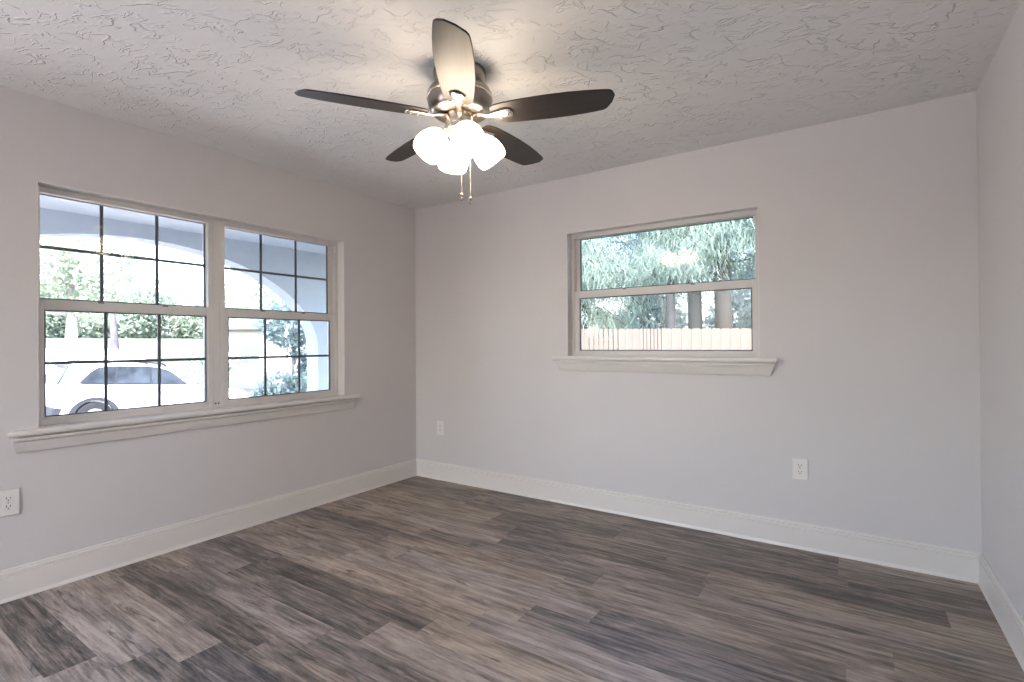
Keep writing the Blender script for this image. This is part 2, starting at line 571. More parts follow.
df.box((ADDED_REAR[0], -D - 0.16, 0), (ADDED_REAR[0] + 0.06, -D - 0.04, ADDED_REAR[3])).box((ADDED_REAR[1] - 0.06, -D - 0.16, 0), (ADDED_REAR[1], -D - 0.04, ADDED_REAR[3]))
df.box((ADDED_REAR[0] + 0.06, -D - 0.16, ADDED_REAR[3] - 0.06), (ADDED_REAR[1] - 0.06, -D - 0.04, ADDED_REAR[3]))
struct(df.build('added_opening_1', M['vinyl'], bevel=0.004), 'white frame of the daylight opening added behind the viewer', 'added_opening')
struct(MB().box((-TK, -D - TK, H), (W + 0.14, TK, H + 0.12)).build('ceiling', M['ceiling']),
       'off-white ceiling with hand trowelled texture', 'ceiling')

# floor: one mesh of planks, each with its own tone and grain
def make_floor():
    rng = random.Random(11)
    w = 0.157
    base = -0.124
    joints = {  # row index -> plank ends seen in the room
        2: [0.905], 4: [2.705], 5: [1.54, 2.72], 6: [3.45], 7: [3.303], 9: [2.116], 10: [1.958],
        11: [1.812], 12: [0.575, 1.66], 13: [1.502], 14: [1.347], 15: [1.20], 16: [1.03], 17: [0.887]}
    tones = {(11, 0): 0.42, (11, 1): 0.36, (11, 2): 0.56, (12, 0): 0.52, (12, 1): 0.40, (12, 2): 0.60, (13, 0): 0.56, (13, 1): 0.47,
             (4, 0): 0.50, (4, 1): 0.50, (4, 2): 0.38, (4, 3): 0.56, (5, 1): 0.58, (15, 0): 0.56, (15, 1): 0.36, (17, 0): 0.38, (17, 1): 0.58, (16, 0): 0.57, (16, 1): 0.42,
             (2, 1): 0.38, (14, 1): 0.38, (6, 0): 0.52, (10, 0): 0.55, (10, 1): 0.57, (10, 2): 0.58, (9, 0): 0.54, (9, 1): 0.56, (1, 0): 0.44, (1, 1): 0.46, (3, 1): 0.55}
    v, f, uv, tone, seed, warm = [], [], [], [], [], []
    g = 0.0009
    def quad(x0, x1, y0, y1, t, s, wm, ux, uy):
        """plank top with a tiny eased edge"""
        o = len(v)
        e = g
        for (xx, yy, zz) in ((x0, y0, -e), (x1, y0, -e), (x1, y1, -e), (x0, y1, -e),
                             (x0 + e, y0 + e, 0), (x1 - e, y0 + e, 0), (x1 - e, y1 - e, 0), (x0 + e, y1 - e, 0)):
            v.append((xx, yy, zz))
        fs = [(4, 5, 6, 7), (0, 1, 5, 4), (1, 2, 6, 5), (2, 3, 7, 6), (3, 0, 4, 7)]
        for q in fs:
            f.append(tuple(o + i for i in q))
            for i in q:
                xx, yy, _ = v[o + i]
                uv.append((xx - ux, yy - uy))
            tone.append(t); seed.append(s); warm.append(wm)
    for k in range(-1, 40):
        yt = base - w * (k - 1) if k >= 1 else (0.0 if k == 0 else None)
        if k == -1:
            continue
        ytop = 0.0 if k == 0 else base - w * (k - 1)
        ybot = base - w * k
        if ytop <= -D:
            break
        ybot = max(ybot, -D)
        js = sorted(joints.get(k, [rng.uniform(0.5, 1.3)]))
        while js[0] > 1.25: js.insert(0, js[0] - 1.2)
        while js[-1] < W - 1.25: js.append(js[-1] + 1.2)
        xs = [0.0] + [j for j in js if 0.02 < j < W - 0.02] + [W]
        for i in range(len(xs) - 1):
            t = 0.5 + rng.uniform(-0.10, 0.10)
            wm = rng.choice([0.1, 0.3, 0.5, 0.8])
            key = (k, i)
            if key in tones: t = 0.5 + (tones[key] - 0.5) * 1.0
            if ytop > -0.75: wm = max(wm, 0.6)
            quad(xs[i], xs[i + 1], ybot, ytop, t, rng.uniform(0, 1), wm, xs[i] - rng.uniform(0, 3), ybot)
    me = bpy.data.meshes.new('floor')
    me.from_pydata(v, [], f)
    ul = me.uv_layers.new(name='UVMap')
    ul.data.foreach_set('uv', [c for p in uv for c in p])
    for nm, vals in (('tone', tone), ('seed', seed), ('warm', warm)):
        a = me.attributes.new(nm, 'FLOAT', 'FACE')
        a.data.foreach_set('value', vals)
    me.materials.append(M['floor'])
    me.update()
    o = bpy.data.objects.new('floor', me)
    COL.objects.link(o)
    sub = MB().box((-TK, -D - TK, -0.14), (W + 0.14, TK, -0.004)).build('subfloor', M['concrete'], o)
    return o
struct(make_floor(), 'grey-brown wood-look vinyl plank floor', 'floor')

# baseboards
BB = [(0.0, 0.0), (0.019, 0.0), (0.019, 0.004), (0.0145, 0.018), (0.0145, 0.118), (0.0080, 0.1195), (0.0080, 0.1235),
      (0.0130, 0.1255), (0.0125, 0.136), (0.0050, 0.1385), (0.0050, 0.1415), (0.0075, 0.143), (0.0065, 0.148), (0.004, 0.1505), (0.0, 0.1505)]
struct(MB().prism(BB, lambda p: (p[0], SIDE[1], p[1]), lambda p: (p[0], -p[0], p[1])).build('baseboard_left', M['trim']),
       'white moulded baseboard under the twin window', 'baseboard')
struct(MB().prism(BB, lambda p: (p[0], -p[0], p[1]), lambda p: (W - p[0], -p[0], p[1])).build('baseboard_back', M['trim']),
       'white moulded baseboard along the back wall', 'baseboard')
struct(MB().prism(BB, lambda p: (W - p[0], -D, p[1]), lambda p: (W - p[0], -p[0], p[1])).build('baseboard_right', M['trim']),
       'white moulded baseboard along the right wall', 'baseboard')

# window stools with a moulded apron, mitred at both ends
ST = [(-0.10, 0.0), (-0.10, -0.02), (0.0, -0.022), (0.0, -0.108), (0.012, -0.108), (0.015, -0.101), (0.030, -0.057), (0.021, -0.0555), (0.021, -0.0515), (0.036, -0.050), (0.038, -0.044), (0.036, -0.037), (0.020, -0.0355),
      (0.020, -0.0295), (0.050, -0.0265), (0.053, -0.023), (0.055, -0.016), (0.055, -0.006), (0.051, 0.0)]
def stool(name, fn, a0, a1, h0, h1, z, label):
    """a0..a1: nosing ends, h0..h1: hole, fn(out, along, z) -> point"""
    mb = MB()
    wallp = [p for p in ST if p[0] >= 0]
    mx = 0.055
    out = [(0.0, 0.0)] + [q for q in ST[2:]]
    mb.prism(out, lambda p: fn(p[0], a0 + (mx - max(p[0], 0.0)) * 0.9, z + p[1]),
             lambda p: fn(p[0], a1 - (mx - max(p[0], 0.0)) * 0.9, z + p[1]))
    v = [(-0.085, 0.0), (0.0, 0.0), (0.0, -0.0215), (-0.085, -0.0215)]
    mb.prism(v, lambda p: fn(p[0], h0 + 0.001, z + p[1]), lambda p: fn(p[0], h1 - 0.001, z + p[1]))
    return struct(mb.build(name, M['trim']), label, 'window sill')
stool('trim_1', lambda o, a, z: (o, a, z), -2.723, -0.684, LW['y0'], LW['y1'], 0.802, 'long white moulded sill under the twin window')
stool('trim_2', lambda o, a, z: (a, -o, z), 1.463, 2.968, BW['x0'], BW['x1'], 1.105, 'short white moulded sill under the back window')

def lining(name, fn, a0, a1, z0, z1, d, label):
    mb = MB(); t = 0.004
    mb.box(fn(-0.001, a0, z0), fn(d, a0 + t, z1)).box(fn(-0.001, a1 - t, z0), fn(d, a1, z1))
    mb.box(fn(-0.001, a0 + t, z1 - t), fn(d, a1 - t, z1))
    return struct(mb.build(name, M['trim']), label, 'window reveal')
lining('trim_3', lambda d, a, z: (-d, a, z), LW['y0'], LW['y1'], 0.803, LW['z1'], 0.078, 'white painted reveal around the twin window')
lining('trim_4', lambda d, a, z: (a, d, z), BW['x0'], BW['x1'], 1.106, BW['z1'], 0.066, 'white painted reveal around the back window')

# ------------------------------------------------------------------ windows
def ring(mb, fn, a0, a1, z0, z1, wa, wz0, wz1, d0, d1, wb=None):
    """rectangular frame; fn(depth, along, z)"""
    wb = wa if wb is None else wb
    def bx(p0, p1, q0, q1):
        mb.box(fn(d0, p0, q0), fn(d1, p1, q1))
    bx(a0, a0 + wa, z0, z1); bx(a1 - wb, a1, z0, z1)
    bx(a0 + wa, a1 - wb, z0, z0 + wz0); bx(a0 + wa, a1 - wb, z1 - wz1, z1)

def pane_set(parent, fn, a0, a1, z0, z1, d, cols, rows, name='sash'):
    """glass with gasket line and, between the panes, the grille; a0..z1 = glass opening"""
    g = MB(); e = 0.007
    ring(g, fn, a0 - 0.001, a1 + 0.001, z0 - 0.001, z1 + 0.001, e, e, e, d - 0.002, d + 0.012)
    g.build('gasket', M['gasket'], parent)
    MB().box(fn(d + 0.003, a0, z0), fn(d + 0.006, a1, z1)).build('pane', M['glass'], parent)
    if cols:
        m = MB(); h = 0.008
        for i in range(1, cols):
            a = a0 + (a1 - a0) * i / cols
            m.box(fn(d + 0.009, a - h, z0), fn(d + 0.015, a + h, z1))
        for j in range(1, rows):
            z = z0 + (z1 - z0) * j / rows
            m.box(fn(d + 0.0088, a0, z - h), fn(d + 0.0152, a1, z + h))
        m.build('muntin', M['muntin'], parent)

def window_unit(root, fn, a0, a1, zb, zt, up, lo, cols, rows):
    """single-hung unit. up/lo = (a0,a1,z0,z1) glass openings of the two sashes"""
    fr = MB()
    w = 0.028
    ring(fr, fn, a0, a1, zb, zt, w, 0.036, 0.034, 0.078, 0.150)
    fr.build('window_frame', M['vinyl'], root, bevel=0.0025)
    us = MB()
    ua0, ua1, uz0, uz1 = up
    ring(us, fn, a0 + w, a1 - w, uz0 - 0.03, zt - 0.034, ua0 - a0 - w, 0.03, max(0.004, zt - 0.034 - uz1), 0.112, 0.140, wb=a1 - w - ua1)
    u = us.build('upper_sash', M['vinyl'], root, bevel=0.002)
    pane_set(u, fn, ua0, ua1, uz0, uz1, 0.118, cols, rows)
    ls = MB()
    la0, la1, lz0, lz1 = lo
    ring(ls, fn, a0 + w - 0.006, a1 - w + 0.006, zb + 0.03, uz0 - 0.002, la0 - a0 - w + 0.006, lz0 - zb - 0.03, uz0 - 0.002 - lz1, 0.082, 0.110, wb=a1 - w + 0.006 - la1)
    l = ls.build('lower_sash', M['vinyl'], root, bevel=0.003)
    pane_set(l, fn, la0, la1, lz0, lz1, 0.088, cols, rows)
    # tilt latches at the top and small lock keepers on the meeting rail
    for a in (a1 - w - 0.004,):
        MB().box(fn(0.070, a - 0.004, zt - 0.085), fn(0.0785, a + 0.006, zt - 0.040)).build('sash_stop', M['plate'], root, bevel=0.001)
    for a in (la0 + (la1 - la0) * 0.30, la0 + (la1 - la0) * 0.70):
        MB().box(fn(0.0795, a - 0.014, uz0 - 0.010), fn(0.083, a + 0.014, uz0 - 0.004)).build('lock_keeper', M['gasket'], root)

fl = lambda d, a, z: (-d, a, z)
w1 = empty('window_1', (0, -1.695, 0.80))
struct(w1, 'wide white twin single-hung window with grilles', 'window')
class _rel:
    pass
def reparent(root):
    """children were built in world coordinates: keep them there"""
    for c in root.children:
        c.matrix_parent_inverse = root.matrix_world.inverted() if False else Matrix.Translation(root.location).inverted()
window_unit(w1, fl, -2.604, -1.742, 0.80, 2.021, (-2.577, -1.768, 1.447, 1.989), (-2.559, -1.778, 0.843, 1.391), 3, 2)
window_unit(w1, fl, -1.694, -0.787, 0.80, 2.021, (-1.664, -0.855, 1.447, 1.989), (-1.645, -0.857, 0.843, 1.391), 3, 2)
mu = MB().box((-0.080, -1.742, 0.80), (-0.150, -1.694, 2.021))
mp_ = mu.build('mullion', M['vinyl'], w1, bevel=0.003)
for yy in (-1.727, -1.709):
    MB().lathe([(0.0055, 0), (0.0045, 0.002)], 10, Matrix.Translation((-0.080, yy, 0.828)) @ Matrix.Rotation(PI / 2, 4, 'Y')).build('screw_hole', M['gasket'], mp_)
reparent(w1)

fb = lambda d, a, z: (a, d - 0.012, z)
w2 = empty('window_2', (2.218, 0, 1.105))
struct(w2, 'white single-hung window looking onto trees and a wooden fence', 'window')
window_unit(w2, fb, 1.568, 2.868, 1.104, 2.022, (1.628, 2.842, 1.592, 1.987), (1.634, 2.820, 1.145, 1.538), 0, 0)
for c_ in w2.children:
    if c_.name.startswith('upper_sash'):
        for g_ in c_.children:
            if g_.name.startswith('pane'):      # pane tilted to shift the fan lamps' reflection
                ctr = Vector((2.235, 0.108, 1.79))
                g_.data.transform(Matrix.Translation(ctr) @ Matrix.Rotation(R(-0.60), 4, 'X') @ Matrix.Rotation(R(-0.60), 4, 'Z') @ Matrix.Translation(-ctr))
reparent(w2)

# ------------------------------------------------------------------ outlets
def outlet(loc, rz, label):
    """built facing -Y with its back on the plane y=0"""
    o = empty('electrical_outlet', loc, rz)
    tag(o, label, 'outlet', 'duplex outlets on the walls')
    pl = MB().box((-0.0395, -0.006, -0.061), (0.0395, 0.0, 0.061))
    pl.build('cover_plate', M['plate'], o, bevel=0.003, bseg=3)
    for z in (0.0195, -0.0195):
        pts = []
        for k in range(24):
            a = 2 * PI * k / 24
            pts.append((max(-0.0165, min(0.0165, 0.0195 * math.cos(a))), max(-0.0145, min(0.0145, 0.0185 * math.sin(a)))))
        rc = MB().prism(pts, lambda p: (p[0], -0.0058, z + p[1]), lambda p: (p[0], -0.0085, z + p[1])).build('receptacle', M['plate'], o)
        sl = MB().box((-0.0085, -0.0089, z + 0.000), (-0.0055, -0.0084, z + 0.0095)).box((0.0055, -0.0089, z + 0.001), (0.0082, -0.0084, z + 0.0085))
        sl.lathe([(0.0029, 0), (0.0029, 0.0005)], 12, Matrix.Translation((0, -0.0084, z - 0.0065)) @ Matrix.Rotation(PI / 2, 4, 'X'))
        sl.build('slot', M['slot'], rc)
    MB().lathe([(0.0035, 0), (0.003, 0.0012), (0.0005, 0.0016)], 12, Matrix.Translation((0, -0.0058, 0)) @ Matrix.Rotation(PI / 2, 4, 'X')).build('screw', M['nickel'], o)
    return o
outlet((0.001, -2.711, 0.463), R(90), 'white duplex outlet on the left wall below the twin window sill')
outlet((0.300, -0.001, 0.458), 0, 'small white duplex outlet on the back wall near the corner')
outlet((3.076, -0.001, 0.462), 0, 'white duplex outlet on the back wall below and right of the back window')

# ------------------------------------------------------------------ ceiling fan
FX, FY = 1.857, -1.587
fan = empty('ceiling_fan', (FX, FY, H))
tag(fan, 'five-blade dark brown ceiling fan with nickel motor and four lit bell glass shades', 'ceiling fan')
zc = H
def fz(prof):     # absolute heights -> relative to the fan's empty
    return [(r, z - zc) for r, z in prof]
MB().lathe(fz([(0.005, 2.44), (0.118, 2.44), (0.120, 2.425), (0.112, 2.395), (0.105, 2.36), (0.005, 2.36)]), 48, caps=False).build('canopy', M['nickel_dark'], fan)
mot = MB().lathe(fz([(0.02, 2.362), (0.120, 2.362), (0.138, 2.352), (0.146, 2.338), (0.148, 2.318), (0.144, 2.285), (0.136, 2.262), (0.122, 2.248), (0.10, 2.242), (0.02, 2.242)]), 56, caps=False).build('motor_housing', M['nickel_dark'], fan)
band = MB().lathe(fz([(0.1455, 2.322), (0.1505, 2.320), (0.1505, 2.312), (0.1455, 2.309)]), 56, caps=False).build('trim_band', M['nickel'], mot)
# switch housing below the motor
sw = MB().lathe(fz([(0.01, 2.246), (0.060, 2.244), (0.066, 2.236), (0.066, 2.190), (0.062, 2.182), (0.068, 2.176), (0.068, 2.168), (0.055, 2.152), (0.030, 2.140), (0.012, 2.134), (0.002, 2.132)]), 40, caps=False).build('switch_housing', M['nickel'], fan)
MB().ball((0, 0, 2.128 - zc), 0.010).build('finial', M['nickel'], sw)

ZB = 2.228
PHASE = R(307.1)
def blade_outline():
    # (radius, half width ccw side, half width cw side)
    ctrl = [(0.150, 0.040), (0.158, 0.052), (0.18, 0.061), (0.22, 0.068), (0.30, 0.074), (0.40, 0.078), (0.50, 0.0765), (0.58, 0.071), (0.63, 0.065)]
    lft = [(r, w) for r, w in ctrl] + [(0.646, 0.0615), (0.658, 0.053), (0.682, 0.018)]
    rgt = [(r, -w) for r, w in ctrl] + [(0.660, -0.0610), (0.677, -0.057), (0.687, -0.047), (0.695, -0.022)]
    return lft + rgt[::-1]
OUT = blade_outline()
def iron_mesh():
    """curved arm from the hub to a three-lobed plate under the blade root, along +X"""
    m = MB()
    # tapering arm
    st = [(0.062, 0.020, 0.010), (0.095, 0.015, 0.006), (0.125, 0.014, -0.001), (0.150, 0.018, -0.003), (0.175, 0.026, -0.003), (0.205, 0.034, -0.003), (0.228, 0.036, -0.003), (0.243, 0.030, -0.003), (0.250, 0.016, -0.003)]
    v, f = [], []
    th = 0.006
    for r, hw, z in st:
        v += [(r, -hw, z), (r, -hw * 0.5, z - th), (r, hw * 0.5, z - th), (r, hw, z), (r, 0, z + 0.003)]
    for i in range(len(st) - 1):
        for k in range(5):
            k2 = (k + 1) % 5
            f.append((i * 5 + k, i * 5 + k2, (i + 1) * 5 + k2, (i + 1) * 5 + k))
    f.append((4, 3, 2, 1, 0)); n = (len(st) - 1) * 5
    f.append((n, n + 1, n + 2, n + 3, n + 4))
    m.add(v, f, True)
    return m
bl_mesh = ir_mesh = sc_mesh = None
PIT = R(12)
for k in range(5):
    a = PHASE + k * 2 * PI / 5
    rot = Matrix.Translation((0, 0, ZB - zc)) @ Matrix.Rotation(a, 4, 'Z') @ Matrix.Rotation(-PIT, 4, 'X')
    if k == 0:
        b = MB().prism(OUT, lambda p: (p[0], p[1], 0.0), lambda p: (p[0], p[1], 0.007)).build('blade', M['blade'], fan, bevel=0.0025)
        ir = iron_mesh().build('blade_iron', M['nickel'], fan)
        b0, i0, s0 = b, ir, []
        for (rr, tt) in ((0.192, 0.016), (0.192, -0.016), (0.228, 0.0)):
            s0.append(MB().lathe([(0.0055, 0.0), (0.0048, -0.003), (0.001, -0.004)], 10, Matrix.Translation((rr, tt, -0.0085))).build('screw', M['nickel_dark'], ir))
    else:
        b = b0.copy(); COL.objects.link(b)
        ir = i0.copy(); COL.objects.link(ir)
        b.parent = fan; ir.parent = fan
        for q_ in s0:
            sc_ = q_.copy(); COL.objects.link(sc_); sc_.parent = ir
    b.matrix_local = rot
    ir.matrix_local = rot

# four light arms with bell shades
SH = [(0.020, 0.000), (0.030, 0.004), (0.042, 0.016), (0.055, 0.036), (0.064, 0.060), (0.0675, 0.082), (0.0665, 0.100), (0.063, 0.113),
      (0.058, 0.122), (0.055, 0.122), (0.0595, 0.112), (0.063, 0.098), (0.064, 0.082), (0.0605, 0.060), (0.052, 0.037), (0.039, 0.018), (0.020, 0.006)]
for az in (-36, 52, 144, -125):
    q = R(az)
    d = Vector((math.cos(q), math.sin(q), 0))
    p0 = d * 0.050 + Vector((0, 0, 2.178 - zc))
    p1 = d * 0.072 + Vector((0, 0, 2.174 - zc))
    p2 = d * 0.079 + Vector((0, 0, 2.158 - zc))
    ax = (d * 0.60 - Vector((0, 0, 1)) * 0.80).normalized()
    neck = p2 + ax * 0.004
    arm = MB().tube([p0, (p0 + p1) / 2 + Vector((0, 0, .004)), p1, p2], 0.0085, 10).build('light_arm', M['nickel'], fan)
    rm = Matrix.Translation(neck) @ ax.to_track_quat('Z', 'Y').to_matrix().to_4x4()
    MB().lathe([(0.008, -0.012), (0.018, -0.010), (0.024, 0.0), (0.026, 0.012), (0.020, 0.014)], 20, rm, caps=False).build('socket_cup', M['nickel'], arm)
    sm_ = Matrix.Translation(neck + ax * 0.004) @ ax.to_track_quat('Z', 'Y').to_matrix().to_4x4()
    sh = MB().lathe([(r_ * 1.07, z_ * 1.07) for r_, z_ in SH], 36, sm_, caps=False).build('lamp_shade', M['shade'], fan)
# pull chains
for (cx, cy, ztop, zbot) in ((1.882 - FX, -1.608 - FY, 2.150, 1.862), (1.916 - FX, -1.588 - FY, 2.160, 1.846)):
    c = MB()
    n = int((ztop - zbot) / 0.007)
    c.tube([(cx, cy, ztop - zc), (cx, cy, zbot - zc)], 0.0011, 6)
    for i in range(n):
        c.ball((cx, cy, ztop - zc - i * 0.007), 0.0021, 6, 4)
    ch = c.build('pull_chain', M['nickel'], fan)
    fo = MB().ball((cx, cy, zbot + 0.008 - zc), 0.0085, 12, 8)
    fo.lathe([(0.003, 0.0), (0.0045, -0.008), (0.0055, -0.016), (0.003, -0.020)], 12, Matrix.Translation((cx, cy, zbot + 0.001 - zc)))
    fo.build('chain_fob', M['nickel_dark'], ch)

# ------------------------------------------------------------------ outside: ground
def ground_height(x, y):
    z = -0.20
    if x < -2.9:
        t = min(1, (-2.9 - x) / 4.0)
        z = -0.20 - 0.70 * (t * t * (3 - 2 * t))
        q = min(1, max(0, (-5.0 - x) / 3.0)) * max(0, min(1, (24 + x) / 6.0))
        z -= q * math.tan(R(4.0)) * max(-3.0, min(3.0, y - 2.0))
    # bank rising across the street
    s = -x
    if s > 24:
        t = min(1, (s - 24) / 18)
        z += 2.7 * (t * t * (3 - 2 * t))
    return z
gm = MB()
xs = [-120, -90, -70, -55] + [-48 + i * 2 for i in range(12)] + [-24 + i * 0.5 for i in range(44)] + [-2.0, 0, 4, 10, 20, 40, 70]
ys = [-60, -40, -25, -15, -8, -4] + [-3.5 + i * 0.5 for i in range(18)] + [6, 8, 12, 16, 20, 25, 30, 40, 60, 90]
vv = [(x, y, ground_height(x, y)) for x in xs for y in ys]
ny = len(ys)
ff = [(i * ny + j, (i + 1) * ny + j, (i + 1) * ny + j + 1, i * ny + j + 1) for i in range(len(xs) - 1) for j in range(ny - 1)]
gm.add(vv, ff, True)
struct(gm.build('ground', M['grass'], fix=True), 'bright lawn around the house', 'ground')
dr = MB()
pts = []
for i in range(13):
    t = i / 12
    pts.append((-5.2 - 17 * t, ))
vv, ff = [], []
XS = [-6.0 - i * 1.0 for i in range(19)]
NA = 13
for x in XS:
    for k in range(NA):
        y = -3.2 + 9.2 * k / (NA - 1) - (x + 6) * 0.12
        vv.append((x, y, ground_height(x, y) + 0.012))
for i in range(len(XS) - 1):
    for k in range(NA - 1):
        ff.append((i * NA + k, i * NA + k + 1, (i + 1) * NA + k + 1, (i + 1) * NA + k))
n0 = len(vv)
vv += [(x, y, z - 0.10) for x, y, z in vv]
ff2 = ff + [tuple(n0 + i for i in q)[::-1] for q in ff]
struct(dr.add(vv, ff2).build('driveway', M['driveway']), 'pale concrete driveway under the white car', 'driveway')

struct(MB().box((-5.0, -12.0, -0.20), (-TK, -3.45, -0.05)).box((-TK, -12.0, -0.20), (8.0, -D - TK, -0.05)).build('added_patio', M['driveway']), 'pale concrete slab added out of view to bounce sunlight indoors', 'added_patio')  # unseen slab, added to throw sunlight up through the added openings

# ------------------------------------------------------------------ outside: porch
PZ = 2.40
struct(MB().box((-2.95, -3.45, -0.20), (-TK, 1.75, -0.10)).build('floor_porch', M['concrete']), 'concrete porch slab outside the twin window', 'porch floor')
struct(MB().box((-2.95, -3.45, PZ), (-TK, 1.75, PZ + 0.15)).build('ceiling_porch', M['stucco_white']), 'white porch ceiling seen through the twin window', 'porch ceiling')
def arch_wall():
    x0, x1 = -2.45, -2.69
    arches = [(-1.255, 1.95, 1.12, 1.14)]
    lo, hi, zb = -3.45, 1.75, -0.12
    pts = [(lo, zb)]
    outline = []
    for (c, a, b, zs) in sorted(arches):
        seg = []
        for k in range(49):
            t = PI - PI * k / 48
            seg.append((c + a * math.cos(t), zs + b * math.sin(t)))
        outline.append((c - a, c + a, seg))
    mb = MB()
    # piers and spandrels, column by column so that every face stays simple
    ys = [lo]
    def top(y):
        for (c0, c1, seg) in outline:
            if c0 < y < c1:
                c = (c0 + c1) / 2
                return 1.14 + 1.12 * math.sqrt(max(0, 1 - ((y - c) / 1.95) ** 2))
        return zb
    ybr = []
    for (c0, c1, seg) in outline:
        ybr += [(p[0], p[1]) for p in seg]
    # one closed outline: along the top, back along the bottom through the arches
    path = [(lo, PZ), (hi, PZ)]
    low = []
    for (c0, c1, seg) in outline:
        s2 = [(max(lo, min(hi, y)), z) for y, z in seg]
        inside = [(y, z) for (y, z) in seg if lo < y < hi]
        if c0 > lo:
            low.append((c0, zb))
        low += inside
        if c1 < hi:
            low.append((c1, zb))
    first = [(lo, zb)] if outline[0][0] > lo else [(lo, top(lo + 1e-4))]
    last = [(hi, zb)] if outline[-1][1] < hi else [(hi, top(hi - 1e-4))]
    loop = first + low + last + path[::-1]
    mb.prism(loop, lambda p: (x0, p[0], p[1]), lambda p: (x1, p[0], p[1]))
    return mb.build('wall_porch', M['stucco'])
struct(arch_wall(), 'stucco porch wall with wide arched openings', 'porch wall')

# ------------------------------------------------------------------ outside: the white car
def make_car(loc, rz):
    car = empty('car', loc, rz)
    tag(car, 'white compact utility car with dark wheel arches parked on the driveway', 'car')
    hw = 0.90
    def arch(cx, r=0.40):
        return [(cx + r * math.cos(t), 0.36 + r * math.sin(t)) for t in [PI - PI * k / 12 for k in range(13)]]
    # lower body side outline (x along the car, front = +x)
    side = [(-2.25, 0.42)] + [(-2.10, 0.26), (-1.80, 0.26)] + arch(-1.38)[0:] + [(-0.95, 0.24), (0.95, 0.24)] + arch(1.38) + [(1.85, 0.27), (2.15, 0.28), (2.28, 0.40), (2.33, 0.62), (2.26, 0.86), (2.05, 0.97), (1.55, 1.04),
            (1.02, 1.09), (-1.9, 1.12), (-2.20, 1.10), (-2.30, 0.95), (-2.33, 0.62)]
    def wy(p):
        return hw * (1.0 if p[1] < 0.8 else 0.97) - 0.05 * max(0, abs(p[0]) - 1.6)
    body = MB()
    body.prism(side, lambda p: (p[0], -wy(p), p[1]), lambda p: (p[0], wy(p), p[1]))
    b = body.build('body', M['car_white'], car, bevel=0.035, bseg=3)
    # cabin: belt outline to roof outline
    bx = [(1.05, 0.80), (-2.12, 0.80)]
    cab = MB()
    secs = [(1.10, 0.82, 1.08), (-2.20, 0.80, 1.10)]
    v = [(0.98, -0.82, 1.06), (0.98, 0.82, 1.06), (-2.24, 0.80, 1.06), (-2.24, -0.80, 1.06),
         (0.12, -0.64, 1.575), (0.12, 0.64, 1.575), (-0.55, 0.64, 1.655), (-0.55, -0.64, 1.655), (-1.85, 0.63, 1.60), (-1.85, -0.63, 1.60)]
    f = [(3, 2, 1, 0), (0, 1, 5, 4), (4, 5, 6, 7), (7, 6, 8, 9), (9, 8, 2, 3), (0, 4, 7, 9, 3), (1, 2, 8, 6, 5)]
    cab.add(v, f)
    cab.build('cabin', M['car_white'], car, bevel=0.06, bseg=4)
    # side windows lie on the slanted cabin sides
    def side_y(z, s):
        return s * (0.815 - (z - 1.06) / 0.57 * 0.175 + 0.012)
    wins = [[(0.56, 1.15), (0.20, 1.44), (-0.05, 1.53), (-0.22, 1.55), (-0.22, 1.15)], [(-0.27, 1.15), (-0.27, 1.555), (-0.93, 1.545), (-0.97, 1.15)],
            [(-1.02, 1.15), (-0.98, 1.54), (-1.30, 1.50), (-1.46, 1.38), (-1.64, 1.17)]]
    band = [(0.64, 1.125), (0.22, 1.47), (-0.05, 1.56), (-0.30, 1.585), (-0.95, 1.575), (-1.33, 1.525), (-1.49, 1.40), (-1.70, 1.15), (-1.62, 1.125)]
    for s in (-1, 1):
        for wv in wins:
            MB().prism(wv, lambda p: (p[0], side_y(p[1], s), p[1]), lambda p: (p[0], side_y(p[1], s) - s * 0.03, p[1])).build('side_window', M['car_glass'], car)
        MB().prism(band, lambda p: (p[0], side_y(p[1], s) - s * 0.008, p[1]), lambda p: (p[0], side_y(p[1], s) - s * 0.04, p[1])).build('window_trim', M['car_trim'], car)
        # cladding round both arches
        for cx in (-1.38, 1.38):
            ou = [(cx + 0.50 * math.cos(t), 0.36 + 0.47 * math.sin(t)) for t in [PI + 0.1 - (PI + 0.2) * k / 16 for k in range(17)]]
            inn = [(cx + 0.395 * math.cos(t), 0.36 + 0.395 * math.sin(t)) for t in [PI + 0.1 - (PI + 0.2) * k / 16 for k in range(17)]]
            m = MB()
            for i in range(16):
                m.prism([ou[i], ou[i + 1], inn[i + 1], inn[i]], lambda p: (p[0], s * (hw + 0.016), p[1]), lambda p: (p[0], s * (hw - 0.06), p[1]))
            m.build('arch_cladding', M['car_trim'], car)
        MB().box((-0.92, s * (hw - 0.04), 0.22), (0.92, s * (hw + 0.014), 0.38)).build('sill_cladding', M['car_trim'], car, bevel=0.01)
        for x in (-0.02, -0.92):
            MB().box((x - 0.10, s * (hw - 0.03), 0.93), (x + 0.10, s * (hw + 0.03), 0.96)).build('door_handle', M['car_white'], car, bevel=0.008)
        mi = MB().box((0.56, s * 0.86, 1.10), (0.72, s * 1.06, 1.22)).build('side_mirror', M['car_white'], car, bevel=0.03, bseg=3)
        MB().tube([(0.15, s * 0.56, 1.60), (0.05, s * 0.57, 1.665), (-0.6, s * 0.57, 1.70), (-1.55, s * 0.57, 1.665), (-1.68, s * 0.56, 1.60)], 0.018, 8).build('roof_rail', M['car_trim'], car)
        tl = [(-2.33, 0.93), (-1.98, 0.97), (-1.98, 1.06), (-2.22, 1.11), (-2.30, 1.03)]
        MB().prism(tl, lambda p: (p[0], s * 0.885, p[1]), lambda p: (p[0], s * 0.74, p[1])).build('tail_light', M['lamp_red'], car, bevel=0.01)
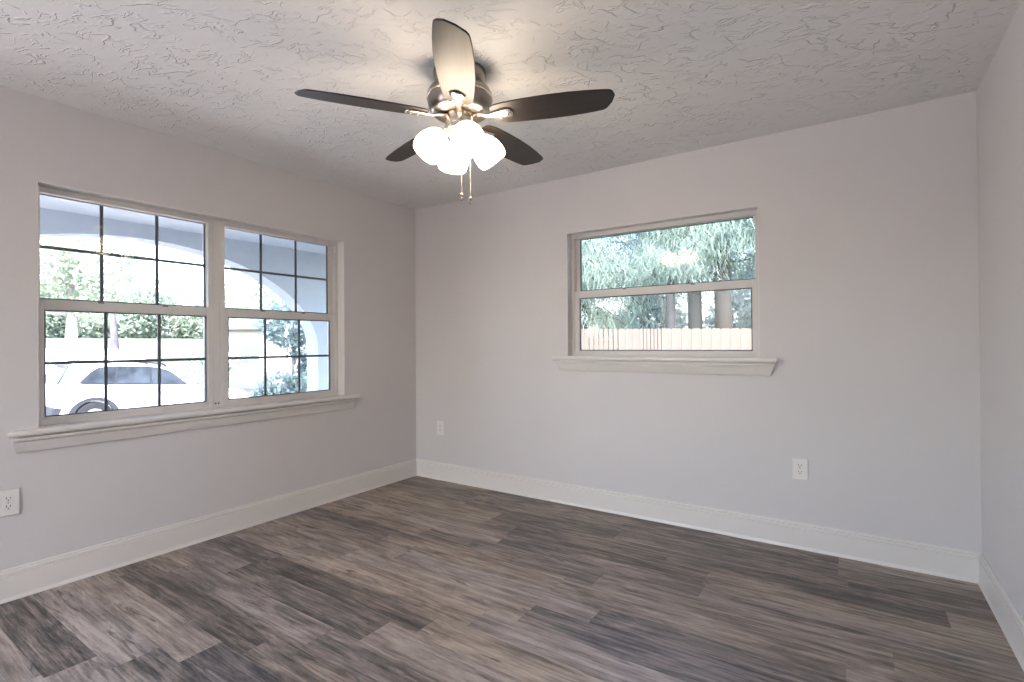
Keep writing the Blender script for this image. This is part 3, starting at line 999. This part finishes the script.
    # rear screen and spoiler, windscreen, bumper
    rg = [(-2.235, 1.12), (-1.90, 1.555)]
    MB().add([(-2.262, -0.70, 1.13), (-2.262, 0.70, 1.13), (-1.918, 0.56, 1.555), (-1.918, -0.56, 1.555), (-2.22, -0.70, 1.13), (-2.22, 0.70, 1.13), (-1.87, 0.56, 1.555), (-1.87, -0.56, 1.555)],
             [(0, 1, 2, 3), (7, 6, 5, 4), (0, 4, 5, 1), (1, 5, 6, 2), (2, 6, 7, 3), (3, 7, 4, 0)]).build('rear_window', M['car_glass'], car)
    MB().add([(0.95, -0.72, 1.12), (0.95, 0.72, 1.12), (0.16, 0.57, 1.565), (0.16, -0.57, 1.565), (0.90, -0.72, 1.10), (0.90, 0.72, 1.10), (0.12, 0.57, 1.55), (0.12, -0.57, 1.55)],
             [(0, 1, 2, 3), (7, 6, 5, 4), (0, 4, 5, 1), (1, 5, 6, 2), (2, 6, 7, 3), (3, 7, 4, 0)]).build('windscreen', M['car_glass'], car)
    MB().box((-2.12, -0.60, 1.585), (-1.78, 0.60, 1.625)).build('rear_spoiler', M['car_white'], car, bevel=0.012)
    MB().prism([(-2.36, 0.30), (-2.40, 0.45), (-2.38, 0.60), (-2.0, 0.60), (-1.88, 0.42), (-1.88, 0.28)], lambda p: (p[0], -0.87, p[1]), lambda p: (p[0], 0.87, p[1])).build('rear_bumper', M['car_trim'], car, bevel=0.03)
    first = None
    for cx in (-1.38, 1.38):
        for s in (-1, 1):
            if first is None:
                t = MB().lathe([(0.20, -0.11), (0.33, -0.115), (0.36, -0.09), (0.36, 0.09), (0.33, 0.115), (0.20, 0.11)], 32, caps=False).build('wheel', M['tyre'], car)
                rim = MB().lathe([(0.02, 0.07), (0.06, 0.085), (0.08, 0.06), (0.205, 0.08), (0.235, 0.10), (0.24, -0.10), (0.02, -0.10)], 32, caps=False)
                for k in range(5):
                    a = 2 * PI * k / 5
                    rim.box((0, 0, 0), (0, 0, 0))
                    mm = Matrix.Rotation(a, 4, 'Z')
                    rim.add([mm @ Vector(c) for c in ((0.04, -0.03, 0.06), (0.22, -0.02, 0.085), (0.22, 0.02, 0.085), (0.04, 0.03, 0.06), (0.04, -0.03, 0.09), (0.22, -0.02, 0.105), (0.22, 0.02, 0.105), (0.04, 0.03, 0.09))],
                            [(0, 3, 2, 1), (4, 5, 6, 7), (0, 1, 5, 4), (1, 2, 6, 5), (2, 3, 7, 6), (3, 0, 4, 7)])
                ri = rim.build('rim', M['alloy'], t)
                first = (t, ri)
            else:
                t = first[0].copy(); COL.objects.link(t); t.parent = car
                ri = first[1].copy(); COL.objects.link(ri); ri.parent = t
            t.location = (cx, s * 0.80, 0.36)
            t.rotation_euler = (-s * PI / 2, 0, 0)
    for c in car.children:                 # short rear overhang
        if c.name.split('.')[0] in ('body', 'cabin', 'rear_window', 'rear_spoiler', 'tail_light', 'rear_bumper'):
            for v_ in c.data.vertices:
                if v_.co.x < -1.75:
                    v_.co.x = -1.75 + (v_.co.x + 1.75) * 0.62
    return car
CAR = make_car((-12.34, 2.39, -0.918), R(89))
CAR.rotation_euler = (0, R(4.0), R(89))

# ------------------------------------------------------------------ outside: picket fence beyond the car
def picket_fence(p0, p1, zg, ztop, pitch, wd, mat, label, name, cat, rails, pointed, gaps=None, thick=0.02, post_every=None):
    p0, p1 = Vector((*p0, zg)), Vector((*p1, zg))
    dv = (p1 - p0); ln = dv.length
    rz = math.atan2(dv.y, dv.x)
    root = empty(name, p0, rz)
    tag(root, label, cat)
    h = ztop - zg
    for zr in rails:
        MB().box((0, 0.0, zr - 0.045), (ln, 0.038, zr + 0.045)).build('rail', mat, root)
    npst = max(2, int(ln / 2.4) + 1)
    for i in range(npst):
        x = ln * i / (npst - 1)
        MB().box((x - 0.05, 0.038, -0.05), (x + 0.05, 0.138, h - 0.05)).build('post', mat, root, bevel=0.008)
    proto = {}
    x = 0.0
    i = 0
    while x < ln:
        pit, w = gaps(x) if gaps else (pitch, wd)
        if w not in proto:
            if pointed:
                o2 = [(-w / 2, 0.02), (w / 2, 0.02), (w / 2, h - w * 0.7), (0, h), (-w / 2, h - w * 0.7)]
            else:
                c = min(0.03, w * 0.25)
                o2 = [(-w / 2, 0.02), (w / 2, 0.02), (w / 2, h - c), (w / 2 - c, h), (-w / 2 + c, h), (-w / 2, h - c)]
            o = MB().prism(o2, lambda p: (p[0], -thick, p[1]), lambda p: (p[0], 0.0, p[1])).build('picket', mat, root)
            proto[w] = o
        else:
            o = proto[w].copy(); COL.objects.link(o); o.parent = root
        o.location = (x + w / 2, 0, 0)
        x += pit
        i += 1
    return root
picket_fence((-18.6, 1.0), (-15.3, 3.35), -0.80, 1.14, 0.135, 0.085, M['white_wood'],
             'white picket fence standing behind the parked white car', 'picket_fence', 'fence', (0.35, 1.55), True)

# ------------------------------------------------------------------ outside: wooden fence in the back yard
def gaps(x):
    if x < 0.45: return (0.15, 0.148)
    if x < 1.25: return (0.100, 0.080)
    if x < 1.62: return (0.15, 0.148)
    if x < 2.15: return (0.076, 0.064)
    return (0.215, 0.212)
FENCE = picket_fence((-1.55, 5.42), (5.6, 11.67), -0.20, 1.485, 0.1, 0.08, M['cedar'],
             'tan wooden board fence in the back yard outside the back window', 'wooden_fence', 'fence', (0.3, 1.40), False, gaps)

# ------------------------------------------------------------------ outside: trees
def rand_quads(rng, c, n, size, flat=0.0):
    """n leaf quads about centres c (n,3)"""
    a = rng.normal(size=(n, 3)); a /= np.linalg.norm(a, axis=1, keepdims=True)
    b = rng.normal(size=(n, 3)); b -= a * (a * b).sum(1, keepdims=True); b /= np.linalg.norm(b, axis=1, keepdims=True)
    s = size * rng.uniform(0.6, 1.3, (n, 1))
    a = a * s; b = b * s * 0.55
    return np.stack([c - a, c + b, c + a, c - b], axis=1)

def blob_points(rng, blobs, n):
    vol = np.array([r[0] * r[1] * r[2] for _, r in blobs]); vol = vol ** 0.8; vol /= vol.sum()
    pick = rng.choice(len(blobs), n, p=vol)
    d = rng.normal(size=(n, 3)); d /= np.linalg.norm(d, axis=1, keepdims=True)
    rad = rng.uniform(0.45, 1.0, (n, 1)) ** 0.6
    c = np.array([b[0] for b in blobs])[pick]; r = np.array([b[1] for b in blobs])[pick]
    return c + d * rad * r

def tree(name, label, cat, loc, trunk, tr_r, trunk_mat, blobs, n, size, leaf, seed, group=None, nm='foliage', branches=True):
    """trunk: list of points relative to loc; blobs: (centre, radii) relative to loc"""
    rng = np.random.default_rng(seed)
    root = empty(name, loc)
    tag(root, label, cat, group)
    mb = MB()
    if trunk:
        rr = [tr_r * (1 - 0.55 * i / (len(trunk) - 1)) for i in range(len(trunk))]
        rr[0] *= 1.25
        mb.tube(trunk, rr, 12)
        if branches:
            for (c, r) in blobs:
                top = Vector(trunk[-1]) if c[2] > trunk[-1][2] else Vector(trunk[len(trunk) // 2])
                mid = (top + Vector(c)) / 2 + Vector(rng.normal(size=3)) * 0.15
                mb.tube([top, mid, Vector(c)], [tr_r * 0.42, tr_r * 0.28, tr_r * 0.12], 6)
        mb.build('trunk', trunk_mat, root)
    pts = blob_points(rng, blobs, n)
    quads(nm, rand_quads(rng, pts, n, size), leaf, root)
    return root

# street side, seen through the twin window
tree('oak_tree', 'pale leafy tree with a forked pale trunk at the far left of the twin window', 'tree', (-20.6, 3.0, -0.8),
     [(0, 0, 0), (0.05, 0.0, 1.5), (-0.05, 0.1, 3.2), (0.1, 0.0, 4.4)], 0.26, M['trunk_pale'],
     [((-0.2, -0.9, 4.9), (1.7, 1.5, 1.1)), ((0.3, 0.9, 5.2), (1.6, 1.3, 1.0)), ((0.0, -1.6, 3.7), (1.2, 1.1, 0.8)), ((0.4, 0.7, 3.6), (1.1, 0.9, 0.7))], 5200, 0.11, M['leaf_pale'], 3)
tree('pine_tree', 'slender tree with a leaning grey trunk standing behind the car roof', 'tree', (-17.6, 3.5, -0.8),
     [(0, 0, 0), (-0.08, -0.02, 1.2), (-0.18, -0.06, 2.4), (-0.28, -0.1, 3.4)], 0.17, M['trunk_grey'],
     [((-0.5, 0.1, 5.2), (1.2, 1.2, 0.8)), ((-0.3, 0.6, 4.3), (0.8, 0.9, 0.5)), ((-0.3, -0.5, 4.4), (0.7, 0.7, 0.4))], 700, 0.10, M['leaf_pale'], 4, branches=False)
# a belt of trees behind the street: each with its own crown
belt = [(-47, 3.5, 5.4, 'rounded green tree at the left end of the far tree line'),
        (-46, 9.0, 4.8, 'low dense green tree second from the left in the far tree line'),
        (-45, 14.5, 5.0, 'broad green tree in the middle of the far tree line'),
        (-43, 19.5, 4.6, 'green tree right of the middle in the far tree line'),
        (-41, 24.5, 5.6, 'taller pale green tree near the right end of the far tree line'),
        (-38, 29.5, 7.5, 'tall pale tree at the right end of the far tree line')]
for i, (x, y, h, lab) in enumerate(belt):
    tree('street_tree', lab, 'tree', (x, y, 1.0), [(0, 0, 0), (0.1, 0.1, h * 0.4), (0, 0.2, h * 0.6)], 0.22, M['trunk_grey'],
         [((0, -1.2, h * 0.45), (2.2, 2.4, h * 0.40)), ((0.3, 1.4, h * 0.42), (2.0, 2.2, h * 0.38)), ((0, 0.1, h * 0.72), (1.8, 2.2, h * 0.28))],
         6500, 0.19, M['leaf_mid' if i < 4 else 'leaf_pale'], 20 + i, 'trees along the far tree line')
tree('shade_tree', 'leafy tree with blue-green leaves close to the porch arch', 'tree', (-5.5, 2.20, -0.70),
     [(0, 0, 0), (0.05, 0.05, 0.9), (0.0, 0.1, 1.9)], 0.05, M['trunk_grey'],
     [((0.05, 0.0, 2.15), (0.42, 0.42, 0.34)), ((0.10, 0.30, 1.85), (0.40, 0.34, 0.46)), ((0.1, 0.42, 1.30), (0.36, 0.26, 0.52)), ((0.0, -0.35, 2.25), (0.30, 0.26, 0.20)), ((0.0, 0.1, 2.5), (0.5, 0.6, 0.2))], 1500, 0.062, M['leaf_teal'], 41)
tree('shrub', 'bushy green shrub below the blue-green tree beside the porch arch', 'shrub', (-5.2, 1.80, -0.70),
     [(0, 0, 0), (0.02, 0.0, 0.4), (0.0, 0.03, 0.9)], 0.03, M['trunk_grey'],
     [((0, 0.0, 1.15), (0.36, 0.34, 0.30)), ((0.1, 0.34, 1.05), (0.34, 0.30, 0.36)), ((0.0, -0.30, 0.85), (0.3, 0.3, 0.3))], 1000, 0.055, M['leaf_teal'], 42)
tree('maple_tree', 'pale yellow-green tree crown filling the arch in the right half of the twin window', 'tree', (-14.5, 7.6, -0.8),
     [(0, 0, 0), (0.0, 0.1, 1.6), (0.1, 0.2, 3.0)], 0.16, M['trunk_pale'],
     [((0, -1.3, 3.6), (1.1, 1.1, 0.8)), ((0, 0.2, 4.2), (1.2, 1.3, 1.0)), ((0.0, 1.3, 3.5), (1.1, 1.2, 0.9)), ((-0.3, -0.6, 4.9), (1.0, 1.2, 0.6))], 3000, 0.10, M['leaf_pale'], 43)
tree('hedge_shrub', 'low green shrub on the verge behind the car bonnet', 'shrub', (-20.5, 8.2, -0.8),
     [(0, 0, 0), (0.0, 0.0, 0.3), (0.02, 0.0, 0.6)], 0.05, M['trunk_grey'],
     [((0, -0.6, 1.2), (0.7, 0.9, 0.8)), ((0, 0.6, 1.5), (0.6, 0.8, 0.9))], 700, 0.13, M['leaf_pale'], 44)

# pale house across the lawn
def make_house(loc, rz):
    hs = empty('house', loc, rz)
    tag(hs, 'pale single-storey house with a grey roof beyond the lawn', 'house')
    MB().box((-4, -3, -0.3), (4, 3, 3.2)).build('wall', M['house_wall'], hs)
    rf = MB()
    rf.prism([(-3.6, 3.12), (3.6, 3.12), (3.6, 3.28), (0, 4.5), (-3.6, 3.28)], lambda p: (-4.5, p[0], p[1]), lambda p: (4.5, p[0], p[1]))
    rf.build('roof', M['house_roof'], hs)
    for x in (-2.3, 2.0):
        fr = MB()
        ring(fr, lambda d, a, z: (a, -3.0 - d, z), x - 0.7, x + 0.7, 0.95, 2.1, 0.08, 0.08, 0.08, 0.0, 0.05)
        w_ = fr.build('window', M['white_wood'], hs)
        MB().box((x - 0.62, -3.02, 1.03), (x + 0.62, -3.005, 2.02)).build('pane', M['house_glass'], w_)
    return hs
make_house((-27.5, 17.3, -0.95), R(36))

# back-yard casuarina trees: drooping needle strands
def needle_tree(name, label, loc, trunk, tr_r, tmat, boughs, n, leaf, seed, ln=(0.25, 0.55), wd=0.012):
    rng = np.random.default_rng(seed)
    root = empty(name, loc)
    tag(root, label, 'tree', 'feathery trees behind the wooden fence')
    mb = MB()
    rr = [tr_r * (1 - 0.35 * i / (len(trunk) - 1)) for i in range(len(trunk))]
    mb.tube(trunk, rr, 14)
    lens = []
    curves = []
    for b in boughs:
        b = [Vector(p) for p in b]
        curves.append(b)
        mb.tube(b, [tr_r * 0.16, tr_r * 0.11, tr_r * 0.05][:len(b)] if len(b) == 3 else tr_r * 0.1, 6)
    mb.build('trunk', tmat, root)
    per = n // len(curves)
    allq = []
    for b in curves:
        P = np.array([list(p) for p in b])
        t = rng.uniform(0.1, 1.0, per) ** 0.8 * (len(P) - 1)
        i = np.clip(t.astype(int), 0, len(P) - 2); fr = (t - i)[:, None]
        c = P[i] * (1 - fr) + P[i + 1] * fr
        spread = 0.10 + 0.22 * (t / (len(P) - 1))[:, None]
        c = c + rng.normal(size=(per, 3)) * spread * np.array([1, 1, 0.45])
        L_ = rng.uniform(ln[0], ln[1], (per, 1))
        d = rng.normal(size=(per, 3)) * np.array([0.42, 0.42, 0.25]) + np.array([0, 0, -0.75])
        d /= np.linalg.norm(d, axis=1, keepdims=True)
        s = rng.normal(size=(per, 3)); s -= d * (s * d).sum(1, keepdims=True); s /= np.linalg.norm(s, axis=1, keepdims=True)
        w_ = wd * rng.uniform(0.6, 1.5, (per, 1))
        e = c + d * L_
        allq.append(np.stack([c - s * w_, c + s * w_, e + s * w_ * 0.35, e - s * w_ * 0.35], axis=1))
    quads('needles', np.concatenate(allq), leaf, root)
    return root

def boughs(rng, n, zr, ln, droop, az=None):
    out = []
    for k in range(n):
        z = rng.uniform(*zr)
        a = rng.uniform(0, 2 * PI) if az is None else rng.uniform(*az)
        l = rng.uniform(*ln)
        dx, dy = math.cos(a), math.sin(a)
        out.append([(0, 0, z), (dx * l * 0.5, dy * l * 0.5, z + 0.25 * rng.uniform(0, 1)), (dx * l, dy * l, z - droop * rng.uniform(0.3, 1.0))])
    return out
rg_ = random.Random(5)
nt_spec = [
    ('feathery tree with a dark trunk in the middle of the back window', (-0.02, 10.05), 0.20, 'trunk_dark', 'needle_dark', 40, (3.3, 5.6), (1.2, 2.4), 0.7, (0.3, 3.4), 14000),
    ('feathery tree with a broad pale brown trunk right of the dark trunk', (0.72, 9.75), 0.22, 'trunk_brown', 'needle', 34, (3.3, 5.6), (1.0, 2.0), 0.7, None, 14000),
    ('feathery tree with a slim pale trunk left of the dark trunk', (-0.55, 9.75), 0.13, 'trunk_grey', 'needle', 34, (3.1, 5.2), (1.0, 2.0), 0.8, None, 14000),
    ('feathery pale green tree hanging over the left end of the wooden fence', (-2.75, 9.1), 0.16, 'trunk_brown', 'needle', 56, (1.9, 5.2), (0.9, 2.1), 0.8, None, 22000),
    ('feathery tree hanging over the right end of the wooden fence', (2.9, 11.0), 0.16, 'trunk_brown', 'needle', 44, (1.9, 5.6), (0.9, 1.9), 0.8, None, 20000),
    ('shade-coloured feathery tree farther back between the trunks', (-2.6, 13.6), 0.2, 'trunk_dark', 'needle_dark', 60, (0.9, 6.4), (1.2, 3.2), 0.8, None, 20000),
    ('shade-coloured feathery tree farther back behind the broad trunk', (1.6, 14.5), 0.2, 'trunk_dark', 'needle_dark', 50, (0.9, 5.2), (1.2, 3.0), 0.8, None, 16000),
]
for i, (lab, (x, y), tr, tm, lf, nb, zr, ln_, dp, az_, cnt) in enumerate(nt_spec):
    needle_tree('feathery_tree', lab, (x, y, -0.2), [(0, 0, 0), (0.02, 0.0, 2.0), (-0.03, 0.02, 4.0), (0.02, 0.0, 7.0)], tr, M[tm],
                boughs(rg_, nb, zr, ln_, dp, az_), cnt, M[lf], 60 + i, (0.10, 0.34), 0.0075)

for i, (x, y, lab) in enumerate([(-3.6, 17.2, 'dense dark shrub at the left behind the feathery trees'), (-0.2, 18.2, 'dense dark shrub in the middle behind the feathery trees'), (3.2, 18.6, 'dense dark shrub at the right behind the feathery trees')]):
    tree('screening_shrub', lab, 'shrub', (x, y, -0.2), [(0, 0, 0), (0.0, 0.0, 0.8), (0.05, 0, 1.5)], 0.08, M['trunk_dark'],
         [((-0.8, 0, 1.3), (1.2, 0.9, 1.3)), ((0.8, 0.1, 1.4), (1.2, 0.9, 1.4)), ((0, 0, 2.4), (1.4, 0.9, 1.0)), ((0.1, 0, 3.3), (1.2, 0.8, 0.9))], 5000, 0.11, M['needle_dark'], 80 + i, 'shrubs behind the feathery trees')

# daylight portals: they only guide the sampling of the sky through the openings
def portal(name, loc, sx, sy, direction):
    d = bpy.data.lights.new(name, 'AREA')
    d.shape = 'RECTANGLE'
    d.size, d.size_y = sx, sy
    d.cycles.is_portal = True
    o = bpy.data.objects.new(name, d)
    COL.objects.link(o)
    o.location = loc
    o.rotation_euler = Vector(direction).to_track_quat('-Z', 'Z').to_euler()
portal('daylight_portal_left', (-0.26, -1.695, 1.4), 1.85, 1.25, (1, 0, 0))
portal('daylight_portal_back', (2.218, 0.26, 1.55), 1.32, 0.95, (0, -1, 0))
portal('daylight_portal_side', (-0.26, -4.65, 1.14), 2.25, 2.32, (1, 0, 0))
portal('daylight_portal_rear', (1.325, -D - 0.26, 1.14), 2.50, 2.3, (0, 1, 0))
